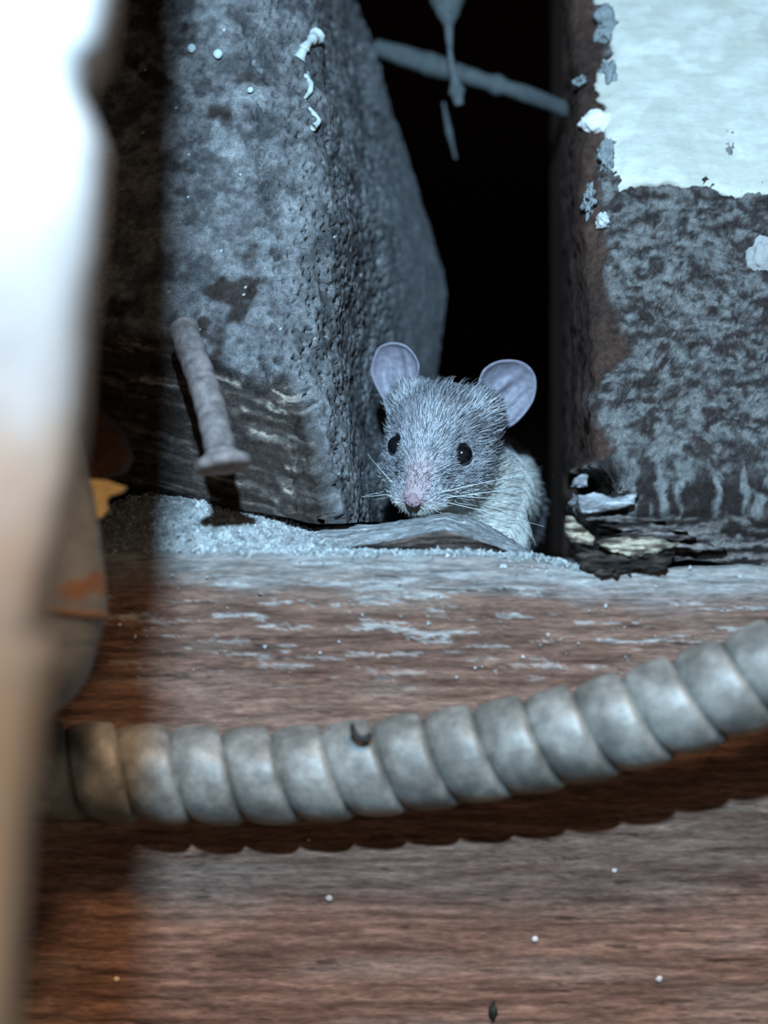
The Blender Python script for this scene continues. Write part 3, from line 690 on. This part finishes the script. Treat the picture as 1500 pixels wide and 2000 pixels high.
MOUSE = thing('mouse', 'grey-brown mouse with big round ears peering over the wood splinter', 'mouse', (1.9, 2.6, -.9))
MV, MF = surface_nets(body_sdf, (-1.1, -1.5, -1.05), (3.8, 7.6, 2.9), .05)
def fur_colour(p):
    q = w2h(p); n = fbm(p, 2.2, 3, 951)
    grey = mix((.30, .295, .315), (.50, .49, .51), sm(-.4, .4, n))
    white = np.array([.86, .84, .78])
    neckw = sm(.15, .75, q[..., 1]+.5*(p[..., 0]-1.6)-.55*(p[..., 2]-.6)+.12*n)*sm(.25, -.35, p[..., 2]-1.02+.10*n-.22*(p[..., 0]-1.6))*sm(1.35, 1.9, p[..., 0]+.25*p[..., 2]+.1*n)*(p[..., 1] < 4.2)
    jaww = sm(-.28, -.52, q[..., 2]+.06*n)*(q[..., 1] < .9)
    c = mix(grey, white, np.clip(np.maximum(neckw, .85*jaww), 0, 1))
    pink = sm(-.80, -1.25, q[..., 1])*sm(.30, .14, np.abs(q[..., 0]))*sm(-.52, -.36, q[..., 2])
    return mix(c, (.58, .38, .39), pink*.6)
skin = surf('mouse_skin', None, .8, .2, .15, 1500, (1, 1, 1), .2, .0002, 5000)
make('body', MV, MF, skin, MOUSE, col=fur_colour(MV))

# ears: thin cupped shells with a rolled rim
def ear_mat():
    m, nt, b = nodes('ear_skin')
    tc = N(nt, 'ShaderNodeTexCoord'); n1 = N(nt, 'ShaderNodeTexNoise', Scale=900, Detail=6); nt.links.new(tc.outputs['Object'], n1.inputs['Vector'])
    rmp = N(nt, 'ShaderNodeMix', data_type='RGBA'); nt.links.new(n1.outputs[0], rmp.inputs[0]); rmp.inputs[6].default_value = (.13, .12, .16, 1); rmp.inputs[7].default_value = (.58, .53, .60, 1)
    nt.links.new(rmp.outputs[2], b.inputs['Base Color']); b.inputs['Roughness'].default_value = .5; b.inputs['Specular IOR Level'].default_value = .45
    bp = N(nt, 'ShaderNodeBump', Strength=.35, Distance=.0003); nt.links.new(n1.outputs[0], bp.inputs['Height']); nt.links.new(bp.outputs[0], b.inputs['Normal'])
    tr = N(nt, 'ShaderNodeBsdfTranslucent'); nt.links.new(rmp.outputs[2], tr.inputs[0])
    mx = N(nt, 'ShaderNodeMixShader'); mx.inputs[0].default_value = .30
    out = nt.nodes['Material Output']; nt.links.new(b.outputs[0], mx.inputs[1]); nt.links.new(tr.outputs[0], mx.inputs[2]); nt.links.new(mx.outputs[0], out.inputs[0])
    return m
EARM = ear_mat()
EARS = []
def ear(outline, ctr, root, depth_ctr, yaw, tiltx, cup, seed):
    """outline (px, py) traced as a real flat shape, then bent into a cup and turned about its own centre"""
    y = depth_ctr; o = np.array([P(a, b, y) for a, b in outline]); cl = catmull(np.vstack([o, o[:1]]), 73)[:-1]
    c = P(*ctr, y); rt = P(*root, y); m = len(cl); rings = np.linspace(0, 1, 22)
    ax = (c-rt); ax[1] = 0; ax /= np.linalg.norm(ax); sx = np.array([ax[2], 0, -ax[0]])
    G = []
    for r in rings:
        q = c+(cl-c)*r; rel = q-c; a = rel@ax; s = rel@sx
        dpt = cup*(1-r**2.2)                                   # hollow
        dpt = dpt+.10*np.exp(-((s+.12-.25*a)/.10)**2)*np.exp(-((a+.05)/.45)**2)*-1.0*(r < .97)   # inner fold
        dpt = dpt+.06*np.exp(-((s-.22-.1*a)/.07)**2)*np.exp(-((a-.05)/.35)**2)*-1.0*(r < .97)
        dpt = dpt-.05*math.exp(-((r-.93)/.05)**2)              # rolled rim
        z = rel.copy(); z[:, 1] = dpt; G.append(z)
    G = np.array(G)
    ya, ta = math.radians(yaw), math.radians(tiltx)
    R1 = np.array([[math.cos(ya), -math.sin(ya), 0], [math.sin(ya), math.cos(ya), 0], [0, 0, 1]]); R2 = np.array([[1, 0, 0], [0, math.cos(ta), -math.sin(ta)], [0, math.sin(ta), math.cos(ta)]])
    comp = 1/math.cos(ya); G[..., 0] *= comp
    A = (G@(R2@R1).T)+c; B = G.copy(); th = np.interp(rings, [0, .8, .97, 1], [.07, .05, .045, .02]); B[..., 1] += th[:, None]; B = (B@(R2@R1).T)+c
    V = np.vstack([A.reshape(-1, 3), B.reshape(-1, 3)]); k = len(rings)*m
    F = gridfaces(len(rings), m, closed_v=True)+[tuple(x+k for x in f[::-1]) for f in gridfaces(len(rings), m, closed_v=True)]
    e = (len(rings)-1)*m; F += [(e+j, e+k+j, e+k+(j+1) % m, e+(j+1) % m) for j in range(m)]
    EARS.append(A)
    return make('ear', V, F, EARM, MOUSE)
ear([(728, 702), (738, 680), (760, 669), (786, 671), (806, 686), (819, 712), (814, 738), (800, 762), (796, 800), (770, 812), (752, 788), (732, 752), (724, 726)], (771, 722), (792, 800), 1.62, -14, 8, .26, 1)
ear([(934, 740), (944, 720), (966, 706), (994, 702), (1022, 708), (1042, 726), (1049, 752), (1042, 786), (1022, 814), (998, 834), (970, 838), (944, 818), (934, 780)], (995, 765), (955, 820), 1.55, 16, 8, .28, 2)

# eyes
em, nt, b = nodes('eye_black'); b.inputs['Base Color'].default_value = (.006, .006, .008, 1); b.inputs['Roughness'].default_value = .13; b.inputs['Specular IOR Level'].default_value = .7
lm = surf('eyelid_skin', (.10, .08, .085), .6, .3, .2, 1500, (1, 1, 1), .2, .0002, 5000)
for c_, o_ in EYEC:
    c = h2w(c_); r = .215
    v, f = blob(c, (r, r, r), 0, 0, 24); eo = make('eye', v, f, em, MOUSE)
    dq = HR@o_; e1 = np.cross(dq, [0, 0, 1.]); e1 /= np.linalg.norm(e1); e2 = np.cross(dq, e1)
    ring = np.array([c+dq*.075+(r*.95)*(math.cos(a)*e1+1.03*math.sin(a)*e2) for a in np.linspace(0, 2*math.pi, 33)])
    v, f = tube(ring, .022, 8, False); make('eyelid', v, f, lm, eo)
# nose pad with two nostrils
nm = surf('nose_pink', (.36, .23, .25), .7, .4, .15, 1500, (1, 1, 1), .3, .0003, 5000)
def nose_sdf(q):
    d = ell(q, (0, -1.53, -.37), (.115, .10, .11)); d = smin(d, ell(q, (0, -1.44, -.25), (.10, .13, .08)), .08)
    for s in (-1, 1):
        d = smin(d, ell(q, (s*.075, -1.53, -.355), (.075, .075, .065)), .04)
        d = np.maximum(d, -ell(q, (s*.095, -1.62, -.355), (.035, .05, .024)))
    return np.maximum(d, -(np.abs(q[..., 0])-.010+np.maximum(0, q[..., 2]+.36)*2))
v, f = surface_nets(nose_sdf, (-.35, -1.85, -.55), (.35, -1.25, .05), .018)
make('nose', h2w(v), f, nm, MOUSE)

# fur: strands grown from the body surface, combed back from the nose
def fur():
    r = np.random.default_rng(3)
    A = MV[MF]; tri = np.vstack([A[:, [0, 1, 2]], A[:, [0, 2, 3]]])
    ar = .5*np.linalg.norm(np.cross(tri[:, 1]-tri[:, 0], tri[:, 2]-tri[:, 0]), axis=1); ctr = tri.mean(1)
    wgt = ar*np.where(ctr[:, 1] < 3.2, 1.0, .22)*np.where(ctr[:, 2] < -.82, .05, 1)
    q = w2h(ctr); wgt *= np.where((q[:, 1] < 0) & (q[:, 1] > -2), 1.5, 1)
    n = 100000
    k = r.choice(len(tri), n, p=wgt/wgt.sum()); u = r.random((n, 2)); fl = u.sum(1) > 1; u[fl] = 1-u[fl]
    p = tri[k, 0]+u[:, :1]*(tri[k, 1]-tri[k, 0])+u[:, 1:]*(tri[k, 2]-tri[k, 0])
    e = .02; g = np.stack([body_sdf(p+np.eye(3)[a]*e)-body_sdf(p-np.eye(3)[a]*e) for a in range(3)], 1); g /= np.linalg.norm(g, axis=1, keepdims=True)+1e-9
    q = w2h(p)
    keep = np.ones(n, bool)
    eyed = np.min([np.linalg.norm(q-(c_+o_*.06), axis=1) for c_, o_ in EYEC], axis=0); keep &= eyed > .225
    keep &= ~((q[:, 1] < -1.44) & (np.abs(q[:, 0]) < .13) & (q[:, 2] > -.44))
    keep &= ~((q[:, 1] < -1.2) & (q[:, 2] > -.36) & (np.abs(q[:, 0]) < .2) & (r.random(n) < .5))
    p, g, q, eyed = p[keep], g[keep], q[keep], eyed[keep]; n = len(p)
    inhead = sm(1.5, .9, q[:, 1])*(np.linalg.norm(q-[0, 0, .1], axis=1) < 2.1)
    comb = h2w(q+np.array([0, 1., 0])+np.stack([.45*q[:, 0], 0*q[:, 0], .25*(q[:, 2]+.1)], 1))-p
    down = np.array([.12, .5, -.85]); back = np.array([.1, 1, -.15])
    bodyc = np.where((p[:, 1] < 3)[:, None], down, back); flow = mix(bodyc, comb/np.linalg.norm(comb, axis=1, keepdims=True), inhead)
    flow += .16*r.normal(size=(n, 3)); flow -= g*(flow*g).sum(1, keepdims=True); flow /= np.linalg.norm(flow, axis=1, keepdims=True)+1e-9
    L = np.interp(q[:, 1], [-1.5, -1.1, -.5, .3, 1.1], [.06, .11, .15, .21, .24])*r.uniform(.7, 1.25, n)*np.interp(eyed, [.22, .45], [.45, 1])
    L *= np.where((q[:, 1] < -1.1) & (q[:, 2] < -.3), 1.3, 1)
    lift = r.uniform(.15, .42, n)[:, None]
    crown = sm(.35, .75, q[:, 2])*(q[:, 1] < 1.4); L *= 1+.45*crown; lift += (.25*crown)[:, None]
    long = r.random(n) < .03; L[long] *= 1.45; lift[long] += .35
    pts = []
    for t in np.linspace(0, 1, 5):
        d = (flow*(t**1.15)+g*lift*(t-.55*t*t)*1.1); d[:, 2] -= .10*t*t
        pts.append(p+d*L[:, None])
    X = np.stack(pts, 1)
    b = np.array(MOUSE['_b'][:])
    cu = bpy.data.hair_curves.new('fur'); cu.add_curves([5]*n)
    cu.attributes['position'].data.foreach_set('vector', ((X-b)*S).astype(np.float32).ravel())
    ra = cu.attributes.get('radius') or cu.attributes.new('radius', 'FLOAT', 'POINT')
    rr = np.array([.0068, .0068, .0058, .004, .001])*S; ra.data.foreach_set('value', np.tile(rr, n).astype(np.float32))
    c = fur_colour(p); lum = r.uniform(.5, 1.5, n); dark = r.random(n) < .30
    wh = c.mean(1) > .6; lum = np.where(dark & ~wh, lum*.35, lum); lum = np.where(wh, .85+.2*r.random(n), lum); c = np.clip(c*lum[:, None], 0, .92)
    at = cu.attributes.new('tint', 'FLOAT_COLOR', 'CURVE'); at.data.foreach_set('color', np.hstack([c, np.ones((n, 1))]).astype(np.float32).ravel())
    m, nt, bs = nodes('mouse_fur'); a = N(nt, 'ShaderNodeAttribute', attribute_name='tint'); nt.links.new(a.outputs['Color'], bs.inputs['Base Color'])
    bs.inputs['Roughness'].default_value = .45; bs.inputs['Specular IOR Level'].default_value = .5
    cu.materials.append(m)
    o = bpy.data.objects.new('fur', cu); COL.objects.link(o); o.parent = MOUSE; o['kind'] = 'stuff'
fur()
# whiskers
wd = surf('whisker_dark', (.05, .05, .055), .4, .5, .1, 900, (1, 1, 1), 0, .0001, 900)
wl = surf('whisker_pale', (.85, .85, .82), .35, .5, .1, 900, (1, 1, 1), 0, .0001, 900)
r = np.random.default_rng(21)
for s in (-1, 1):
    for k in range(13):
        q0 = np.array([s*(.30+.12*r.random()), -1.25+.40*r.random(), -.22-.26*r.random()])
        L = r.uniform(1.0, 2.1); d = np.array([s*1.0, .25+.55*r.random(), r.uniform(-.55, .42)]); d /= np.linalg.norm(d)
        pts = [h2w(q0+d*L*t+np.array([0, .35*t*t, -.22*t*t*L*.5])) for t in np.linspace(0, 1, 9)]
        v, f = tube(pts, np.linspace(.0095, .002, 9), 5); make('whisker', v, f, wl if k % 3 == 0 else wd, MOUSE)
# tail
c = catmull([(2.1, 7.0, .1), (2.0, 7.8, -.5), (1.7, 8.4, -.68), (1.5, 8.9, -.7)], 30); v, f = tube(c, np.linspace(.22, .1, 30), 12); make('tail', v, f, skin, MOUSE, col=np.tile([(.3, .22, .22)], (len(v), 1)))
for o in bpy.data.objects:
    if '_b' in o: del o['_b']
